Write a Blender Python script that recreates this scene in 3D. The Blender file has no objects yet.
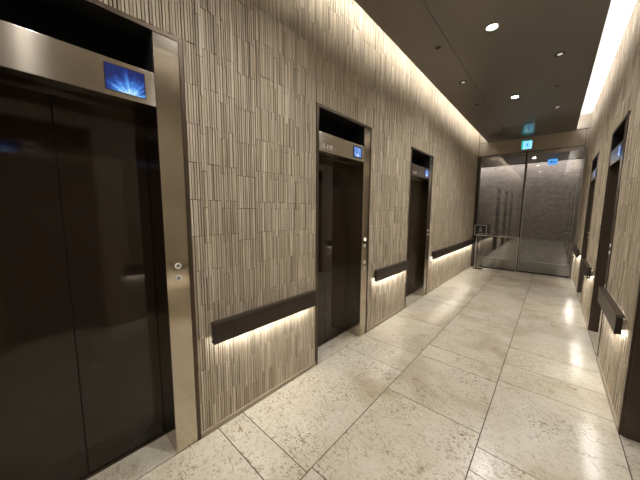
import bpy, bmesh, math, random
from mathutils import Matrix, Vector
random.seed(7)
scene = bpy.context.scene
COL = scene.collection
PI = math.pi

# ---------------------------------------------------------------- dimensions (metres; x across, y along the hall, z up)
XL, XR = -1.622, 0.450          # faces of the two ribbed walls
Y0, YE = -2.6, 8.165            # back of the hall, plane of the glass front
ZC, ZS = 3.30, 3.60             # dropped metal ceiling, upper slab in the light coves
CXL, CXR = -1.42, 0.225         # edges of the dropped ceiling
YB, ZB = 10.1, 2.93             # stone wall and soffit of the lobby beyond the glass
DOOR_W, DOOR_H = 0.93, 2.445    # outer size of a lift entrance
L_DOORS = [0.184, 2.226, 4.273]
R_DOORS = [0.105, 2.135, 4.255, 6.415]

# ---------------------------------------------------------------- helpers
class MB:
    def __init__(s):
        s.v, s.f, s.m, s.a = [], [], [], []
    def face(s, idx, mi=0, a=0.0):
        s.f.append(idx); s.m.append(mi); s.a.append(a)
    def box(s, x0, x1, y0, y1, z0, z1, mi=0, a=0.0, skip=()):
        n = len(s.v)
        s.v += [(x0,y0,z0),(x1,y0,z0),(x1,y1,z0),(x0,y1,z0),(x0,y0,z1),(x1,y0,z1),(x1,y1,z1),(x0,y1,z1)]
        for k, q in (('-z',(0,3,2,1)),('+z',(4,5,6,7)),('-y',(0,1,5,4)),('+y',(2,3,7,6)),('-x',(0,4,7,3)),('+x',(1,2,6,5))):
            if k in skip: continue
            s.face(tuple(n+i for i in q), mi, a)
        return s
    def cyl(s, c, axis, r, h, seg=24, mi=0, r2=None, cap=True):
        """cylinder / cone from c along the unit axis for length h"""
        c = Vector(c); ax = Vector(axis).normalized(); r2 = r if r2 is None else r2
        t = Vector((0,0,1)) if abs(ax.z) < .9 else Vector((1,0,0))
        u = ax.cross(t).normalized(); w = ax.cross(u)
        n = len(s.v)
        for rr, hh in ((r,0),(r2,h)):
            for i in range(seg):
                q = 2*PI*i/seg
                s.v.append(tuple(c + ax*hh + u*rr*math.cos(q) + w*rr*math.sin(q)))
        for i in range(seg):
            j = (i+1) % seg
            s.face((n+i, n+j, n+seg+j, n+seg+i), mi)
        if cap:
            s.face(tuple(n+i for i in reversed(range(seg))), mi); s.face(tuple(n+seg+i for i in range(seg)), mi)
        return s
    def ring(s, c, axis, r0, r1, h, seg=28, mi=0):
        c = Vector(c); ax = Vector(axis).normalized()
        t = Vector((0,0,1)) if abs(ax.z) < .9 else Vector((1,0,0))
        u = ax.cross(t).normalized(); w = ax.cross(u)
        n = len(s.v)
        for rr, hh in ((r0,0),(r1,0),(r1,h),(r0,h)):
            for i in range(seg):
                q = 2*PI*i/seg
                s.v.append(tuple(c + ax*hh + u*rr*math.cos(q) + w*rr*math.sin(q)))
        for k in range(4):
            k2 = (k+1) % 4
            for i in range(seg):
                j = (i+1) % seg
                s.face((n+k*seg+i, n+k*seg+j, n+k2*seg+j, n+k2*seg+i), mi)
        return s
    def prism(s, pts, x0, x1, mi=0):
        """polygon in the (y,z) plane extruded from x0 to x1"""
        n = len(s.v); k = len(pts)
        s.v += [(x0,p[0],p[1]) for p in pts] + [(x1,p[0],p[1]) for p in pts]
        s.face(tuple(n+i for i in range(k)), mi); s.face(tuple(n+k+i for i in reversed(range(k))), mi)
        for i in range(k):
            j = (i+1) % k
            s.face((n+i, n+k+i, n+k+j, n+j), mi)
        return s
    def build(s, name, mats, parent=None, loc=(0,0,0), bevel=0, smooth=False, attr=False):
        me = bpy.data.meshes.new(name)
        me.from_pydata(s.v, [], s.f)
        if not isinstance(mats, (list, tuple)): mats = [mats]
        for m in mats: me.materials.append(m)
        me.polygons.foreach_set('material_index', s.m)
        if attr:
            at = me.attributes.new('tone', 'FLOAT', 'FACE'); at.data.foreach_set('value', s.a)
        me.update()
        bm = bmesh.new(); bm.from_mesh(me); bmesh.ops.recalc_face_normals(bm, faces=bm.faces); bm.to_mesh(me); bm.free()
        if smooth:
            me.polygons.foreach_set('use_smooth', [len(p.vertices) == 4 for p in me.polygons])
            me.set_sharp_from_angle(angle=math.radians(40))
        o = bpy.data.objects.new(name, me); COL.objects.link(o)
        o.location = loc
        if parent: o.parent = parent
        if bevel:
            b = o.modifiers.new('bevel', 'BEVEL'); b.width = bevel; b.segments = 2; b.limit_method = 'ANGLE'
        return o

def empty(name, loc, label, cat, group=None, rz=0):
    o = bpy.data.objects.new(name, None); COL.objects.link(o)
    o.location = loc; o.rotation_euler = (0,0,rz); o.empty_display_size = .1
    return tag(o, label, cat, group)
def tag(o, label, cat, group=None):
    o['label'] = label; o['category'] = cat
    if group: o['group'] = group
    return o
def struct(o):
    o['kind'] = 'structure'; return o
def copy_tree(o, parent=None):
    c = o.copy(); COL.objects.link(c); c.parent = parent
    for ch in list(o.children): copy_tree(ch, c)
    return c
def text_mesh(txt, size, depth, name, mat, parent, loc, rot):
    cu = bpy.data.curves.new(name, 'FONT'); cu.body = txt; cu.size = size; cu.extrude = depth
    cu.align_x = 'CENTER'; cu.align_y = 'CENTER'
    t = bpy.data.objects.new(name+'_curve', cu); COL.objects.link(t)
    me = bpy.data.meshes.new_from_object(t.evaluated_get(bpy.context.evaluated_depsgraph_get()))
    bpy.data.objects.remove(t); bpy.data.curves.remove(cu)
    me.name = name; me.materials.clear(); me.materials.append(mat)
    o = bpy.data.objects.new(name, me); COL.objects.link(o)
    o.location = loc; o.rotation_euler = rot; o.parent = parent
    return o

# ---------------------------------------------------------------- materials
def mat(name, color=(.5,.5,.5), rough=.5, metal=0.0, spec=.5, emit=None, estr=1.0, coat=0.0):
    m = bpy.data.materials.new(name); m.use_nodes = True
    b = m.node_tree.nodes['Principled BSDF']
    b.inputs['Base Color'].default_value = (*color, 1); b.inputs['Roughness'].default_value = rough
    b.inputs['Metallic'].default_value = metal; b.inputs['Specular IOR Level'].default_value = spec
    b.inputs['Coat Weight'].default_value = coat
    if emit:
        b.inputs['Emission Color'].default_value = (*emit, 1); b.inputs['Emission Strength'].default_value = estr
    return m
class NT:
    def __init__(s, m): s.t = m.node_tree; s.b = s.t.nodes['Principled BSDF']
    def n(s, typ, **kw):
        o = s.t.nodes.new(typ)
        for k, v in kw.items(): setattr(o, k, v)
        return o
    def l(s, a, b): s.t.links.new(a, b)
    def ramp(s, fac, stops):
        r = s.n('ShaderNodeValToRGB'); e = r.color_ramp.elements
        while len(e) < len(stops): e.new(.5)
        for q, (p, c) in zip(e, stops):
            q.position = p; q.color = (*c, 1) if len(c) == 3 else c
        s.l(fac, r.inputs[0]); return r.outputs[0]
    def noise(s, vec, scale, detail=4, rough=.55, dist=0):
        k = s.n('ShaderNodeTexNoise'); k.inputs['Scale'].default_value = scale; k.inputs['Detail'].default_value = detail
        k.inputs['Roughness'].default_value = rough; k.inputs['Distortion'].default_value = dist
        s.l(vec, k.inputs['Vector']); return k.outputs['Fac']
    def mapping(s, vec, scale=(1,1,1), rot=(0,0,0), loc=(0,0,0)):
        k = s.n('ShaderNodeMapping'); k.inputs['Scale'].default_value = scale; k.inputs['Rotation'].default_value = rot
        k.inputs['Location'].default_value = loc
        s.l(vec, k.inputs['Vector']); return k.outputs[0]
    def mix(s, fac, a, b, mode='MIX'):
        k = s.n('ShaderNodeMix', data_type='RGBA', blend_type=mode)
        for sock, v in ((k.inputs[0], fac), (k.inputs[6], a), (k.inputs[7], b)):
            if isinstance(v, (int, float)): sock.default_value = v
            elif isinstance(v, tuple): sock.default_value = (*v, 1)
            else: s.l(v, sock)
        return k.outputs[2]
    def math(s, op, a, b=0.0):
        k = s.n('ShaderNodeMath', operation=op)
        for sock, v in zip(k.inputs, (a, b)):
            if isinstance(v, (int, float)): sock.default_value = v
            else: s.l(v, sock)
        return k.outputs[0]
    def obj(s): return s.n('ShaderNodeTexCoord').outputs['Object']
    def bump(s, h, strength, dist=.01):
        k = s.n('ShaderNodeBump'); k.inputs['Strength'].default_value = strength; k.inputs['Distance'].default_value = dist
        s.l(h, k.inputs['Height']); s.l(k.outputs[0], s.b.inputs['Normal'])

def rib_material():
    m = mat('ribbed_stone_strips', rough=.62, spec=.3); t = NT(m)
    at = t.n('ShaderNodeAttribute', attribute_name='tone').outputs['Fac']
    c = t.ramp(at, [(0,(.37,.305,.22)), (.45,(.55,.47,.352)), (.8,(.63,.55,.428)), (1,(.77,.69,.56))])
    v = t.mapping(t.obj(), (30,30,4)); k = t.noise(v, 1.0, 5)
    c2 = t.mix(.55, c, t.ramp(k, [(.3,(.62,.61,.60)), (.7,(1.12,1.1,1.08))]), 'MULTIPLY')
    t.l(c2, t.b.inputs['Base Color'])
    t.bump(k, .25, .002)
    return m
def travertine():
    m = mat('polished_travertine', rough=.2, spec=.5); t = NT(m)
    at = t.n('ShaderNodeAttribute', attribute_name='tone').outputs['Fac']
    co = t.n('ShaderNodeCombineXYZ'); t.l(t.math('MULTIPLY', at, 37.0), co.inputs[0]); t.l(t.math('MULTIPLY', at, 91.0), co.inputs[1])
    add = t.n('ShaderNodeVectorMath', operation='ADD'); t.l(t.obj(), add.inputs[0]); t.l(co.outputs[0], add.inputs[1])
    v = add.outputs[0]
    base = t.ramp(t.noise(v, 2.2, 5, .6, .6), [(.28,(.46,.39,.28)), (.5,(.60,.545,.44)), (.72,(.68,.635,.54))])
    patch = t.ramp(t.noise(v, 3.1, 3, .5, .4), [(.42,(0,0,0)), (.64,(1,1,1))])
    v2 = t.mapping(v, (1.0,1.35,1), (0,0,.5))
    fl = t.ramp(t.noise(v2, 26, 5, .65, .5), [(.53,(0,0,0)), (.62,(1,1,1))])
    fm = t.math('MULTIPLY', t.math('ADD', t.math('MULTIPLY', patch, .8), .28), fl)
    c = t.mix(t.math('MULTIPLY', fm, .85), base, (.21,.145,.075))
    sp = t.ramp(t.noise(v2, 62, 3, .6), [(.585,(0,0,0)), (.64,(1,1,1))])
    c = t.mix(t.math('MULTIPLY', sp, t.math('ADD', t.math('MULTIPLY', patch, .65), .3)), c, (.075,.052,.03))
    bl = t.ramp(t.noise(v, 7.5, 3, .6, .3), [(.60,(0,0,0)), (.70,(1,1,1))])
    bd = t.ramp(t.noise(v, 44, 4, .7), [(.44,(0,0,0)), (.58,(1,1,1))])
    c = t.mix(t.math('MULTIPLY', t.math('MULTIPLY', bl, bd), .75), c, (.24,.145,.06))
    c = t.mix(.25, c, t.ramp(at, [(0,(.86,.86,.86)), (1,(1.05,1.05,1.04))]), 'MULTIPLY')
    t.l(c, t.b.inputs['Base Color'])
    t.l(t.math('ADD', t.math('MULTIPLY', fm, .15), .22), t.b.inputs['Roughness'])
    return m
def brushed(name, color, rough, scale=(6,6,900)):
    m = mat(name, color, rough, 1.0); t = NT(m)
    k = t.noise(t.mapping(t.obj(), scale), 1.0, 3)
    t.l(t.math('ADD', t.math('MULTIPLY', k, .03), rough-.015), t.b.inputs['Roughness'])
    return m
def anisotropic(m, axis='Z', amount=.95):
    t = NT(m); k = t.n('ShaderNodeTangent', direction_type='RADIAL', axis=axis)
    t.l(k.outputs[0], t.b.inputs['Tangent']); t.b.inputs['Anisotropic'].default_value = amount; t.b.inputs['Anisotropic Rotation'].default_value = .25
def stone():
    m = mat('grey_veined_stone', rough=.45, spec=.4); t = NT(m)
    v = t.obj()
    a = t.noise(t.mapping(v, (1.5,1.5,5)), 1.6, 7, .65, .8)
    c = t.ramp(a, [(.25,(.25,.23,.215)), (.5,(.34,.315,.295)), (.75,(.44,.41,.39))])
    h = t.noise(t.mapping(v, (5,5,11)), 2.6, 6, .75, .3)
    c = t.mix(.7, c, t.ramp(h, [(.38,(.45,.43,.42)), (.54,(1.08,1.07,1.06))]), 'MULTIPLY')
    t.l(c, t.b.inputs['Base Color'])
    return m
def glass(name, f0=.075, tint=(.87,.86,.85)):
    m = bpy.data.materials.new(name); m.use_nodes = True; nt = m.node_tree
    nt.nodes.remove(nt.nodes['Principled BSDF'])
    out = nt.nodes['Material Output']
    tr = nt.nodes.new('ShaderNodeBsdfTransparent'); tr.inputs[0].default_value = (*tint, 1)
    gl = nt.nodes.new('ShaderNodeBsdfGlossy'); gl.inputs['Roughness'].default_value = .0; gl.inputs[0].default_value = (1,1,1,1)
    fr = nt.nodes.new('ShaderNodeFresnel'); fr.inputs[0].default_value = 1.55
    ad = nt.nodes.new('ShaderNodeMath'); ad.operation = 'ADD'; ad.inputs[1].default_value = f0
    nt.links.new(fr.outputs[0], ad.inputs[0])
    mx = nt.nodes.new('ShaderNodeMixShader')
    nt.links.new(ad.outputs[0], mx.inputs[0]); nt.links.new(tr.outputs[0], mx.inputs[1]); nt.links.new(gl.outputs[0], mx.inputs[2])
    nt.links.new(mx.outputs[0], out.inputs['Surface'])
    return m
def screen_picture(name, kind):
    """blue abstract picture of a lit lift indicator display"""
    m = mat(name, (.01,.01,.02), .15); t = NT(m)
    g = t.n('ShaderNodeTexCoord').outputs['Generated']
    s = t.n('ShaderNodeSeparateXYZ'); t.l(g, s.inputs[0]); y, z = s.outputs[1], s.outputs[2]
    if kind == 0:
        # pale fan of light rising from the lower edge, with a few crossing rays
        dy = t.math('SUBTRACT', y, .60); dz = t.math('ADD', z, .12)
        rad = t.math('SQRT', t.math('ADD', t.math('MULTIPLY', t.math('MULTIPLY', dy, dy), 2.2), t.math('MULTIPLY', dz, dz)))
        ang = t.math('ARCTAN2', dz, dy)
        av = t.n('ShaderNodeCombineXYZ'); t.l(ang, av.inputs[0])
        rays = t.noise(av.outputs[0], 3.4, 3, .6)
        v = t.math('ADD', t.math('SUBTRACT', 1.12, t.math('MULTIPLY', rad, 1.12)), t.math('MULTIPLY', t.math('SUBTRACT', rays, .5), 1.5))
        sm = t.noise(g, 6, 3, .6, 1.0)
        v = t.math('ADD', v, t.math('MULTIPLY', t.math('SUBTRACT', sm, .5), .6))
        c = t.ramp(v, [(.0,(.012,.022,.12)), (.3,(.03,.075,.33)), (.58,(.08,.27,.80)), (.82,(.30,.65,1.0)), (1,(.7,.92,1.0))])
    else:
        # dark blue border, bright panel with a white gable low in the middle
        ay = t.math('ABSOLUTE', t.math('SUBTRACT', y, .5)); az = t.math('ABSOLUTE', t.math('SUBTRACT', z, .5))
        inside = t.math('LESS_THAN', t.math('MAXIMUM', ay, az), .40)
        k = t.noise(g, 3.5, 3, .6, .6)
        body = t.ramp(k, [(.3,(.05,.13,.42)), (.55,(.12,.30,.70)), (.75,(.42,.52,.95))])
        gable = t.math('GREATER_THAN', t.math('SUBTRACT', .42, t.math('MULTIPLY', ay, 1.6)), z)
        body = t.mix(gable, body, (.62,.74,1.0))
        c = t.mix(inside, (.015,.03,.13), body)
    t.l(c, t.b.inputs['Emission Color']); t.b.inputs['Emission Strength'].default_value = .8
    t.l(t.mix(.9, c, (0,0,0)), t.b.inputs['Base Color'])
    return m

M = {}
M['rib'] = rib_material()
M['gap'] = mat('dark_grout', (.03,.022,.015), .8)
M['plaster'] = mat('pale_beige_panel', (.42,.365,.29), .55)
M['plaster_joint'] = mat('panel_joint', (.05,.04,.03), .8)
M['slab'] = mat('white_cove_paint', (.78,.77,.75), .7)
M['floor'] = travertine()
M['grout'] = mat('floor_grout', (.06,.046,.03), .8)
M['base'] = mat('beige_stone_baseboard', (.36,.29,.21), .4)
M['ceil'] = mat('bronze_ceiling_panel', (.25,.230,.207), .42, .7, .5, coat=.55)
M['ceil'].node_tree.nodes['Principled BSDF'].inputs['Coat Roughness'].default_value = .07
M['seam'] = mat('black_gap', (.006,.005,.004), .7)
M['steel'] = brushed('brushed_stainless_steel', (.56,.51,.44), .23)
anisotropic(M['steel'])
M['steel_v'] = brushed('brushed_stainless_steel_column', (.55,.495,.415), .15, (900,900,6))
M['trim'] = mat('dark_bronze_trim', (.105,.075,.052), .42, .65)
M['jamb'] = mat('brown_jamb_panel', (.075,.054,.038), .38, .2)
M['door'] = mat('black_brown_lacquered_door', (.024,.0165,.0115), .05, 0, .55)
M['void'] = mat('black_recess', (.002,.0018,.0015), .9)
M['rail'] = mat('dark_brown_handrail', (.030,.020,.0145), .38, 0, .45)
M['railtop'] = mat('bronze_rail_cap', (.075,.055,.042), .33, .5)
M['bracket'] = mat('polished_steel_bracket', (.62,.60,.56), .22, 1)
M['chrome'] = mat('chrome', (.7,.7,.68), .12, 1)
M['led'] = mat('warm_led_strip', (.9,.85,.75), .5, emit=(1,.97,.91), estr=60)
M['cove_l'] = mat('warm_cove_led', (.9,.85,.75), .5, emit=(1,.96,.90), estr=50)
M['cove_r'] = mat('white_cove_led', (.9,.9,.9), .5, emit=(1,.985,1), estr=40)
M['wash'] = mat('lobby_wall_washer_led', (.9,.9,.9), .5, emit=(1,.95,.9), estr=90)
M['lamp'] = mat('lit_downlight_lens', (.9,.9,.9), .4, emit=(.93,.98,1.0), estr=14)
M['lamp_dim'] = mat('dim_downlight_lens', (.62,.6,.56), .25, .6, emit=(1,.95,.88), estr=.55)
M['hole'] = mat('black_ceiling_hole', (.01,.009,.008), .5)
M['stone'] = stone()
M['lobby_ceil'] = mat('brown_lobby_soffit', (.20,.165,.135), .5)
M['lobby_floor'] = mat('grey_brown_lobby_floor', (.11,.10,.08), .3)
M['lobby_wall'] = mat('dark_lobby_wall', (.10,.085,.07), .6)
M['glass'] = glass('clear_glass')
M['alu'] = mat('dull_aluminium_profile', (.34,.32,.28), .35, .8)
M['bronze_frame'] = mat('dark_frame', (.05,.042,.035), .4, .6)
M['fence'] = mat('satin_steel_rail', (.55,.54,.5), .3, 1)
M['black'] = mat('black_sign_face', (.008,.007,.007), .35)
M['white'] = mat('white_paint', (.72,.70,.66), .5)
M['btn'] = mat('pale_button_ring', (.72,.69,.63), .35, emit=(1,.95,.85), estr=.12)
M['btn_face'] = mat('steel_button_face', (.42,.38,.33), .35, .9)
M['btn_mark'] = mat('dark_button_mark', (.03,.025,.02), .5)
M['btn_lit'] = mat('lit_button_ring', (.9,.85,.7), .3, emit=(1,.86,.55), estr=2.2)
M['digits'] = mat('pale_etched_numerals', (.80,.74,.66), .4, .3)
M['screen_a'] = screen_picture('blue_rays_display', 0)
M['screen_b'] = screen_picture('blue_gable_display', 1)
M['bezel'] = mat('screen_bezel', (.02,.02,.03), .3)
M['exit_white'] = mat('lit_exit_white', (.7,.8,.8), .4, emit=(.22,.72,1.0), estr=.95)
M['exit_green'] = mat('lit_exit_green', (.05,.5,.35), .4, emit=(.03,.62,.50), estr=.6)
M['exit_blue'] = mat('exit_figure_blue', (.02,.1,.3), .4, emit=(.02,.16,.55), estr=.8)
M['arrow_face'] = mat('lit_arrow_sign_face', (.3,.6,.9), .4, emit=(.10,.42,1.0), estr=1.4)
M['arrow'] = mat('arrow_blue', (.01,.06,.25), .4, emit=(.01,.10,.35), estr=.6)

# ---------------------------------------------------------------- the setting
def ribbed_wall(name, face, s, doors):
    """face = x of the finished face, s = +1 when the room lies towards +x.  Slab with door openings, clad in stone strips."""
    mb = MB()
    def bx(d0, d1, y0, y1, z0, z1, mi, a=0.0, skip=()):
        xa, xb = face - s*d0, face - s*d1
        mb.box(min(xa,xb), max(xa,xb), y0, y1, z0, z1, mi, a, skip)
    op = sorted((c-DOOR_W/2, c+DOOR_W/2) for c in doors)
    edges = [Y0] + [e for o in op for e in o] + [YE]
    for i in range(0, len(edges), 2): bx(.012, .32, edges[i], edges[i+1], 0, DOOR_H, 1)
    bx(.012, .32, Y0, YE, DOOR_H, ZS, 1)
    rnd = random.Random(11 if s > 0 else 23)
    back = ('-x',) if s > 0 else ('+x',)
    y = Y0; off = 0
    while y < YE-.004:
        w = rnd.choice((.013,.015,.015,.016,.016,.017,.019,.022))
        y1 = min(y+w, YE)
        solid = not any(a-.001 < y1 and y < b+.001 for a, b in op)
        gp = rnd.choice((.0016,.0026,.0032)); ya, yb = y+gp, y1-gp
        hit = [(a,b) for a, b in op if a < yb and ya < b]
        off = rnd.choice((0, .048)) if rnd.random() < .8 else off
        zc = -0.222 + .184 + off
        while zc < ZS:
            z0, z1 = max(zc+.0018, .036), min(zc+.222-.0018, ZS)
            zc += .222
            if z1 - z0 < .004: continue
            if hit:
                a, b = hit[0]
                if z1 <= DOOR_H:
                    # keep only slivers beside the opening
                    for p, q in ((ya, min(yb,a)), (max(ya,b), yb)):
                        if q-p > .002: bx(rnd.uniform(0,.005), .0125, p, q, z0, z1, 0, rnd.random()**1.1, back)
                    continue
                z0 = max(z0, DOOR_H)
            tone = min(1, max(0, rnd.gauss(.5,.17)))
            if rnd.random() < .2: tone = rnd.uniform(.8,1)
            bx(rnd.uniform(0,.008), .0125, ya, yb, z0, z1, 0, tone, back)
        y = y1
    return struct(mb.build(name, [M['rib'], M['gap']], attr=True))
ribbed_wall('wall_left', XL, 1, L_DOORS)
ribbed_wall('wall_right', XR, -1, R_DOORS)
struct(MB().box(XL-.32, XR+.32, Y0-.2, Y0, 0, ZS).build('wall_back', M['plaster']))

def baseboard(name, face, s, doors):
    mb = MB()
    op = sorted((c-DOOR_W/2, c+DOOR_W/2) for c in doors)
    edges = [Y0] + [e for o in op for e in o] + [YE-.03]
    for i in range(0, len(edges), 2):
        xa, xb = face - s*.011, face + s*.008
        mb.box(min(xa,xb), max(xa,xb), edges[i], edges[i+1], .003, .036)
    return struct(mb.build(name, M['base'], bevel=.002))
baseboard('baseboard_left', XL, 1, L_DOORS)
baseboard('baseboard_right', XR, -1, R_DOORS)

def floor():
    mb = MB(); g = .003
    mb.box(XL-.34, XR+.34, Y0-.2, YE+.02, -.12, -.004, 1)
    cols = [(XL-.34, XL, [Y0, -.9, 1.2, 3.2, 5.2, 6.7, YE+.02]),
            (XL, -.945, [Y0, -1.4, -.35, .767, .958, 2.245, 2.627, 3.50, 4.45, 4.72, 5.9, 6.2, 7.3, YE+.02]),
            (-.945, -.255, [Y0, -1.2, -.1, 1.0, 1.935, 2.65, 2.93, 4.15, 4.5, 5.7, 6.6, 6.9, YE+.02]),
            (-.255, XR, [Y0, -1.0, .35, 1.608, 1.81, 2.71, 3.07, 3.48, 4.75, 5.1, 6.3, 7.2, YE+.02]),
            (XR, XR+.34, [Y0, -.6, 1.1, 3.2, 5.3, 7.2, YE+.02])]
    rnd = random.Random(5)
    for x0, x1, ys in cols:
        for a, b in zip(ys, ys[1:]):
            mb.box(x0+g, x1-g, a+g, b-g, -.02, 0, 0, rnd.random())
    return struct(mb.build('floor', [M['floor'], M['grout']], attr=True))
floor()

# ceiling: dropped dark metal panel with open light coves at both sides, white slab above
c = MB()
seamx = -.98
c.box(CXL, seamx-.002, Y0, YE-.012, ZC, ZC+.04); c.box(seamx+.002, CXR, Y0, YE-.012, ZC, ZC+.04)
c.box(CXL+.02, CXR-.02, Y0, YE-.012, ZC+.006, ZC+.036, 1)
c.box(XL-.32, XR+.32, Y0-.2, YE+.3, ZS, ZS+.15, 2)
struct(c.build('ceiling', [M['ceil'], M['seam'], M['slab']]))

# lintel over the glass, with the panel joints
GT = 2.945
l = MB()
l.box(XL-.3, XR+.3, YE+.004, YE+.25, GT, ZS, 0)
l.box(XL, XR, YE-.010, YE+.004, ZC+.012, ZS, 0); l.box(XL, .385, YE-.010, YE+.004, GT+.018, ZC-.004, 0); l.box(.393, XR, YE-.010, YE+.004, GT-.03, ZC-.004, 0)
l.box(XL, XR, YE-.002, YE+.004, GT, ZS, 1)
struct(l.build('wall_end', [M['plaster'], M['plaster_joint']]))
struct(MB().box(XL, XL+.038, YE-.03, YE+.25, 0, GT).box(XL, XL+.012, YE-.03, YE-.006, GT, ZS).build('trim_1', M['trim']))
struct(MB().box(.405, XR, YE-.012, YE+.25, 0, GT, 0).build('trim_2', M['plaster']))

# lobby beyond the glass
LX0, LX1 = -4.2, 2.8
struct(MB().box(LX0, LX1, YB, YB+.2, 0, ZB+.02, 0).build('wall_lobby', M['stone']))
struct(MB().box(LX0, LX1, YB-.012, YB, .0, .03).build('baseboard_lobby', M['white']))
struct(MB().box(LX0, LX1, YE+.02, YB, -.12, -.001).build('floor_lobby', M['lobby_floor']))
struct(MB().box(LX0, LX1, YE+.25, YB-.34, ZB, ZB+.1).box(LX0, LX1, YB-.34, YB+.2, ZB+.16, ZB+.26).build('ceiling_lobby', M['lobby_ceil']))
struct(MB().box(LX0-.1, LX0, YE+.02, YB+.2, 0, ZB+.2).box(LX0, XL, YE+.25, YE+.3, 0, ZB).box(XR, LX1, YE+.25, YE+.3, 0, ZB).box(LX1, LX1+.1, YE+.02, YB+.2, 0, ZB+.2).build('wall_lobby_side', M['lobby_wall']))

# ---------------------------------------------------------------- glass front: fixed pane (window) and sliding door
w = struct(MB().box(XL+.038, XL+.052, YE+.02, YE+.06, 0, GT).box(XL+.038, -.60, YE+.02, YE+.06, 0, .022).box(-.612, -.585, YE+.015, YE+.065, 0, GT).build('window_1', M['bronze_frame']))
MB().box(XL+.052, -.612, YE+.034, YE+.046, .022, GT).build('pane', M['glass'], w)
d = struct(MB().box(-.585, .385, YE-.006, YE+.034, GT-.075, GT-.002).build('door_1', M['alu']))
MB().box(-.575, .372, YE+.008, YE+.020, .04, GT-.075).build('pane', M['glass'], d)
MB().box(-.585, -.562, YE-.001, YE+.029, .012, GT-.075).box(.372, .386, YE-.001, YE+.029, .012, GT-.075).build('stile', M['alu'], d)
MB().box(-.562, .372, YE, YE+.028, .012, .04).build('bottom_rail', M['bronze_frame'], d)
MB().box(.215, .325, YE-.030, YE-.018, 1.025, 1.055).box(.235, .25, YE-.018, YE+.009, 1.03, 1.05).box(.29, .305, YE-.018, YE+.009, 1.03, 1.05).build('door_handle', M['chrome'], d, bevel=.003)

f = empty('guard_fence', (-1.06, YE-.05, 0), 'low glass guard fence with thin steel top rail before the fixed pane', 'fence')
MB().box(-.47, .46, -.009, .009, .862, .882).build('top_rail', M['fence'], f)
MB().box(.442, .462, -.010, .010, 0, .862).build('post', M['fence'], f)
MB().box(-.47, -.452, -.010, .010, 0, .862).build('post', M['fence'], f)
MB().box(-.45, .44, -.004, .004, .05, .862).build('glass_panel', M['glass'], f)

# ---------------------------------------------------------------- lift entrances
def triangle(mb, y, z, r, x0, x1, up=False):
    k = 1 if up else -1
    mb.prism([(y-r*.8, z-k*r*.55), (y+r*.8, z-k*r*.55), (y, z+k*r*.85)], x0, x1)
def make_button(root, y, z, kind, lit=False):
    b = MB().cyl((0,y,z), (1,0,0), .0125, .004, 24).build('call_button', M['btn_face'], root)
    MB().ring((0,y,z), (1,0,0), .0115, .0175, .005, 28).build('ring', M['btn_lit'] if lit else M['btn'], b)
    mk = MB()
    if kind == 0: triangle(mk, y, z, .0085, .004, .0048)
    else:
        mk.box(.004, .0048, y-.0015, y+.0015, z-.007, z+.008); mk.box(.004, .0048, y-.006, y+.006, z-.009, z-.0065)
    mk.build('symbol', M['btn_mark'], b)
def make_elevator(loc, rz, label, screen, buttons, digits=None):
    r = empty('elevator_entrance', loc, label, 'elevator', 'elevator entrances along both walls', rz)
    H = DOOR_H
    # local frame: x out of the wall, y towards the steel column
    MB().box(-.30, .004, .445, .465, 0, H).box(-.30, .004, -.465, -.436, 0, H).box(-.30, .004, -.436, .445, H-.022, H).build('trim_frame', M['trim'], r)
    MB().box(-.30, -.012, -.436, -.428, 0, H-.022).build('jamb_panel', M['jamb'], r)
    MB().box(-.30, 0, .318, .4445, .002, H-.023).build('steel_column', M['steel_v'], r, bevel=.002)
    h = MB().box(-.218, 0, -.428, .317, 2.045, 2.215).build('header_panel', M['steel'], r, bevel=.002)
    if digits: text_mesh(digits, .062, .0012, 'numerals', M['digits'], h, (.001, -.305, 2.093), (PI/2, 0, PI/2))
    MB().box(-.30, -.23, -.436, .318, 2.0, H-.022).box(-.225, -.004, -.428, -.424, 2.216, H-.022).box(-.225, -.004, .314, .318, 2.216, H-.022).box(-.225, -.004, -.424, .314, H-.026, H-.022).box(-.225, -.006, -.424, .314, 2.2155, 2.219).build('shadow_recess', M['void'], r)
    for a, b in ((-.428, -.0685), (-.0655, .3165)):
        MB().box(-.262, -.223, a, b, .006, 2.06).build('door_panel', M['door'], r, bevel=.0015)
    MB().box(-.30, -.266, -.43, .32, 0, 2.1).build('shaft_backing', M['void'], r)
    MB().box(-.27, -.208, -.428, .317, -.003, .005).build('door_sill', M['trim'], r)
    s = MB().box(0, .002, .106, .272, 2.068, 2.192).build('indicator_display', M['bezel'], r)
    MB().box(.002, .003, .110, .268, 2.072, 2.188).build('picture', M[screen], s)
    zs = [(1.175,0), (1.103,1)] + ([(.905,0), (.835,1)] if buttons == 4 else [])
    for i, (z, k) in enumerate(zs): make_button(r, .381, z, k, lit=(buttons == 4 and i == 0))
    return r
ELEV = [
 ((XL, L_DOORS[0], 0), 0, 'large lift entrance nearest the camera, black-brown doors under a blue display', 'screen_a', 2, None),
 ((XL, L_DOORS[1], 0), 0, 'middle lift entrance of the left wall, pale numerals on its steel header', 'screen_b', 4, '5-11F'),
 ((XL, L_DOORS[2], 0), 0, 'lift entrance on the left wall nearest the glass front', 'screen_b', 2, '5-11F'),
 ((XR, R_DOORS[0], 0), PI, 'lift entrance on the right wall seen only mirrored in the nearest dark doors', 'screen_a', 2, None),
 ((XR, R_DOORS[1], 0), PI, 'lift entrance on the right wall cut by the photo edge, only its brown jamb showing', 'screen_b', 2, None),
 ((XR, R_DOORS[2], 0), PI, 'narrow-looking lift entrance with a glowing display beyond the nearest right handrail', 'screen_b', 2, None),
 ((XR, R_DOORS[3], 0), PI, 'farthest lift entrance of the right wall, next to the glass door', 'screen_b', 2, None)]
for e in ELEV: make_elevator(*e)

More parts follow.
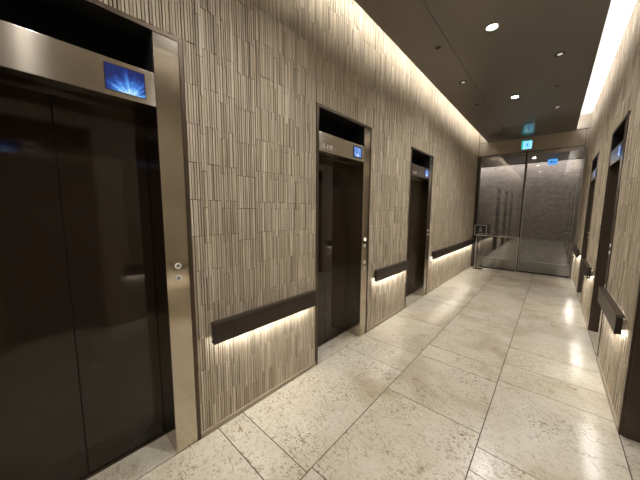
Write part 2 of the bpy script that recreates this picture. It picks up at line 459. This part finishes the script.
# ---------------------------------------------------------------- handrails with a light strip beneath
def make_handrail(face, s, y0, y1, label):
    L = y1-y0
    r = empty('handrail', (face, y0 if s > 0 else y1, 0), label, 'handrail', 'lit handrails along both walls', 0 if s > 0 else PI)
    # local: x away from the wall, y along
    MB().box(.046, .060, 0, L, .636, .762).box(.026, .046, 0, L, .668, .762).box(.026, .046, 0, .006, .640, .668).box(.026, .046, L-.006, L, .640, .668).build('rail_board', M['rail'], r, bevel=.002)
    MB().box(.018, .064, 0, L, .764, .779).build('top_cap', M['railtop'], r, bevel=.004)
    n = max(2, round(L/1.1)+1)
    for i in range(n):
        y = .02 + (L-.09)*i/(n-1)
        MB().box(.0005, .0258, y, y+.05, .672, .735).cyl((.0005,y+.025,.7175), (1,0,0), .026, .004, 20).build('bracket', M['bracket'], r)
    MB().box(.029, .044, .05, L-.05, .655, .668).build('light_strip', M['led'], r)
    return r
make_handrail(XL, 1, .735, 1.70, 'dark handrail between the nearest and the middle left lift entrances')
make_handrail(XL, 1, 2.80, 3.75, 'short dark handrail between the middle and far left lift entrances')
make_handrail(XL, 1, 4.86, YE-.06, 'longest dark handrail running on to the glass front behind the sign stand')
make_handrail(XR, -1, .76, 1.56, 'dark handrail beside the camera, mirrored low in the nearest dark doors')
make_handrail(XR, -1, 2.74, 3.70, 'dark handrail with its end towards us on the right wall')
make_handrail(XR, -1, 4.86, 5.86, 'dark handrail between the two farther right lift entrances')
make_handrail(XR, -1, 7.02, YE-.06, 'short dark handrail beside the glass door on the right wall')

# ---------------------------------------------------------------- cove lights
def cove(x0, x1, key, label):
    n = 5; L = (YE-.06-Y0)/n
    t = empty('cove_light', (0,Y0,ZC+.04), label, 'cove light', 'light coves beside the ceiling')
    MB().box(x0, x1, .02, YE-Y0-.06, 0, .006).build('channel', M['alu'], t)
    MB().box(x0+.004, x1-.004, .03, YE-Y0-.07, .006, .016).build('led_strip', M[key], t)
cove(CXL+.004, CXL+.034, 'cove_l', 'warm light cove glowing along the top of the left wall')
cove(CXR-.034, CXR-.004, 'cove_r', 'white light cove glowing along the top of the right wall')
t = empty('wall_washer', (LX0+.1, YB-.32, ZB+.15), 'hidden light trough washing the top of the stone wall beyond the glass', 'light')
MB().box(0, LX1-LX0-.2, 0, .03, -.012, .009).build('housing', M['alu'], t)
MB().box(.01, LX1-LX0-.21, .004, .026, -.02, -.012).build('led_strip', M['wash'], t)

# ---------------------------------------------------------------- ceiling fittings
def lit_downlight(x, y, label, energy, cone=150):
    r = empty('downlight', (x,y,ZC), label, 'downlight', 'round ceiling downlights')
    MB().ring((0,0,-.004), (0,0,1), .046, .056, .004, 32).build('rim', M['alu'], r)
    MB().cyl((0,0,-.003), (0,0,1), .046, .003, 32).build('lens', M['lamp'], r)
    ld = bpy.data.lights.new('downlight_beam', 'SPOT'); ld.energy = energy; ld.spot_size = math.radians(cone); ld.spot_blend = 1
    ld.shadow_soft_size = .045; ld.color = (1,.975,.93)
    lo = bpy.data.objects.new('downlight_beam', ld); COL.objects.link(lo); lo.location = (0,0,-.012); lo.parent = r
    return r
DL = 105
lit_downlight(-.592, 3.17, 'large lit downlight nearer the camera in the bronze ceiling', DL)
lit_downlight(-.596, 5.24, 'smaller-looking lit downlight farther down the bronze ceiling', DL)
lit_downlight(-.592, 1.10, 'lit downlight above the camera, out of the photo', DL)
lit_downlight(-.592, -.97, 'lit downlight behind the camera, out of the photo', DL)
def dim_downlight(x, y, label, energy=26):
    r = empty('adjustable_spotlight', (x,y,ZC), label, 'spotlight', 'adjustable ceiling spotlights')
    MB().ring((0,0,-.004), (0,0,1), .040, .052, .004, 28).build('rim', M['trim'], r)
    MB().cyl((0,0,-.001), (0,0,1), .040, .001, 28).build('recess', M['hole'], r)
    MB().cyl((.006,.006,-.0035), (0,0,1), .024, .0025, 24).build('lens', M['lamp_dim'], r)
    ld = bpy.data.lights.new('spotlight_beam', 'SPOT'); ld.energy = energy; ld.spot_size = math.radians(135); ld.spot_blend = .9
    ld.shadow_soft_size = .02; ld.color = (1,.96,.90)
    lo = bpy.data.objects.new('spotlight_beam', ld); COL.objects.link(lo); lo.location = (0,0,-.012); lo.parent = r
def sprinkler(x, y, label, r0=.030):
    r = empty('ceiling_hole', (x,y,ZC), label, 'ceiling fitting', 'black ceiling fittings')
    MB().ring((0,0,-.003), (0,0,1), r0*.72, r0, .003, 24).build('rim', M['trim'], r)
    MB().cyl((0,0,-.002), (0,0,1), r0*.72, .002, 24).build('cap', M['hole'], r)
dim_downlight(-1.090, 4.19, 'small spotlight on the left side of the ceiling, nearest the left cove')
dim_downlight(-.094, 4.19, 'small spotlight on the right side of the ceiling, nearer one')
dim_downlight(-.101, 6.19, 'small spotlight on the right side of the ceiling, farther one')
dim_downlight(-1.090, .09, 'small spotlight above the nearest lift entrance, mirrored in its steel header', 14)
dim_downlight(-.094, .09, 'small spotlight overhead by the right cove, out of the photo', 10)
sprinkler(-1.094, 3.157, 'small black ceiling fitting nearest the camera by the ceiling seam')
sprinkler(-1.105, 5.19, 'small black ceiling fitting on the left beyond the small spotlight', .038)
sprinkler(-.107, 5.19, 'small black ceiling fitting between the two right-hand spotlights')
sprinkler(-.976, 7.12, 'black ceiling fitting left of the exit sign, nearer of the pair', .038)
sprinkler(-1.088, 7.42, 'black ceiling fitting left of the exit sign, farther of the pair', .032)
r = empty('downlight', (-.50, 9.03, ZB), 'lit downlight in the lobby soffit beyond the glass door', 'downlight', 'round ceiling downlights')
MB().ring((0,0,-.004), (0,0,1), .046, .056, .004, 28).build('rim', M['alu'], r)
MB().cyl((0,0,-.003), (0,0,1), .046, .003, 28).build('lens', M['lamp'], r)

# ---------------------------------------------------------------- signs
def running_man(mb, x0, x1, k=1.0):
    """walking figure: head, trunk, arms, legs; polygons in the (y,z) plane"""
    def bar(p, q, w):
        dy, dz = q[0]-p[0], q[1]-p[1]; L = math.hypot(dy,dz); ny, nz = -dz/L*w/2, dy/L*w/2
        mb.prism([(p[0]+ny,p[1]+nz),(q[0]+ny,q[1]+nz),(q[0]-ny,q[1]-nz),(p[0]-ny,p[1]-nz)], x0, x1)
    mb.cyl((x0,.006*k,.052*k), ((x1-x0)/abs(x1-x0),0,0), .013*k, abs(x1-x0), 16)
    bar((.004*k,.036*k), (-.010*k,-.008*k), .022*k)
    bar((.004*k,.030*k), (.034*k,.014*k), .009*k); bar((.0,.032*k), (-.032*k,.020*k), .009*k); bar((-.032*k,.020*k), (-.040*k,-.002*k), .008*k)
    bar((-.008*k,-.004*k), (.022*k,-.024*k), .012*k); bar((.022*k,-.024*k), (.018*k,-.056*k), .011*k)
    bar((-.010*k,-.006*k), (-.022*k,-.034*k), .012*k); bar((-.022*k,-.034*k), (-.048*k,-.044*k), .010*k)
e = empty('exit_sign', (-.612, YE-.011, 3.115), 'glowing green and white exit sign on the lintel above the glass', 'exit sign', rz=-PI/2)
MB().box(0, .032, -.105, .105, -.105, .105).build('housing', M['alu'], e, bevel=.003)
MB().box(.032, .034, -.100, .100, -.100, .100).build('face', M['exit_white'], e)
MB().box(.034, .035, -.098, -.064, -.098, .098).box(.034, .035, -.064, .098, .078, .098).build('border', M['exit_green'], e)
mb = MB(); running_man(mb, .034, .0355); mb.build('figure', M['exit_blue'], e, loc=(0,.014,-.012))
a = empty('direction_sign', (-.13, 9.55, 2.90), 'glowing blue arrow sign in the lobby behind the glass door', 'sign', rz=-PI/2)
MB().cyl((0,0,.035), (0,0,1), .006, .05, 12).build('hanger', M['alu'], a)
MB().box(-.012, .012, -.10, .10, -.12, .035).build('housing', M['alu'], a)
MB().box(.012, .014, -.096, .096, -.116, .031).build('face', M['arrow_face'], a)
MB().prism([(-.065,-.042),(-.02,-.002),(-.02,-.028),(.065,-.028),(.065,-.056),(-.02,-.056),(-.02,-.082)], .014, .0155).build('arrow', M['arrow'], a)

s = empty('sign_stand', (-1.40, 7.90, 0), 'black notice board on a slim chrome floor stand before the glass', 'sign stand', rz=-PI/2)
MB().cyl((0,0,0), (0,0,1), .125, .008, 40).cyl((0,0,.008), (0,0,1), .125, .008, 40, r2=.03).build('base', M['chrome'], s, smooth=True)
MB().cyl((0,0,.012), (0,0,1), .010, .90, 20).build('pole', M['chrome'], s, smooth=True)
b = MB().box(-.010, .010, -.128, .128, .905, 1.16).build('notice_board', M['black'], s, bevel=.002)
MB().box(.008, .014, -.134, .134, .899, .911).box(.008, .014, -.134, .134, 1.153, 1.165).box(.008, .014, -.134, -.122, .911, 1.153).box(.008, .014, .122, .134, .911, 1.153).build('border', M['white'], b)
mk = MB()
for k in (-1, 1):
    p, q, wd = (-.042*k, 1.075), (.042*k, .985), .010
    L = math.hypot(q[0]-p[0], q[1]-p[1]); ny, nz = -(q[1]-p[1])/L*wd/2, (q[0]-p[0])/L*wd/2
    mk.prism([(p[0]+ny,p[1]+nz),(q[0]+ny,q[1]+nz),(q[0]-ny,q[1]-nz),(p[0]-ny,p[1]-nz)], .010, .0115+.0003*k)
mk.cyl((.010,0,1.10), (1,0,0), .015, .0015, 20)
mk.box(.010, .0112, -.055, .085, .940, .950)
mk.build('crossed_symbol', M['white'], b)

# ---------------------------------------------------------------- camera (fitted), world, view
cam = bpy.data.cameras.new('camera'); co = bpy.data.objects.new('camera', cam); COL.objects.link(co)
F, YAW, PIT, ROL = 260.13, -.728734, -.110579, .006386
cam.sensor_width = 36; cam.lens = F/640*36; cam.clip_start = .02
fw = Vector((math.sin(YAW)*math.cos(PIT), math.cos(YAW)*math.cos(PIT), math.sin(PIT)))
rt = Vector((math.cos(YAW), -math.sin(YAW), 0)); up = rt.cross(fw)
r2 = rt*math.cos(ROL) + up*math.sin(ROL); u2 = up*math.cos(ROL) - rt*math.sin(ROL)
mw = Matrix((r2, u2, -fw)).transposed().to_4x4(); mw.translation = (0,0,1.5)
co.matrix_world = mw
scene.camera = co

wd = bpy.data.worlds.new('world'); scene.world = wd; wd.use_nodes = True
wd.node_tree.nodes['Background'].inputs[0].default_value = (.10,.09,.08,1); wd.node_tree.nodes['Background'].inputs[1].default_value = .05
vs = scene.view_settings
vs.view_transform = 'Standard'; vs.look = 'None'; vs.gamma = 1; vs.use_curve_mapping = False; vs.exposure = 0.27
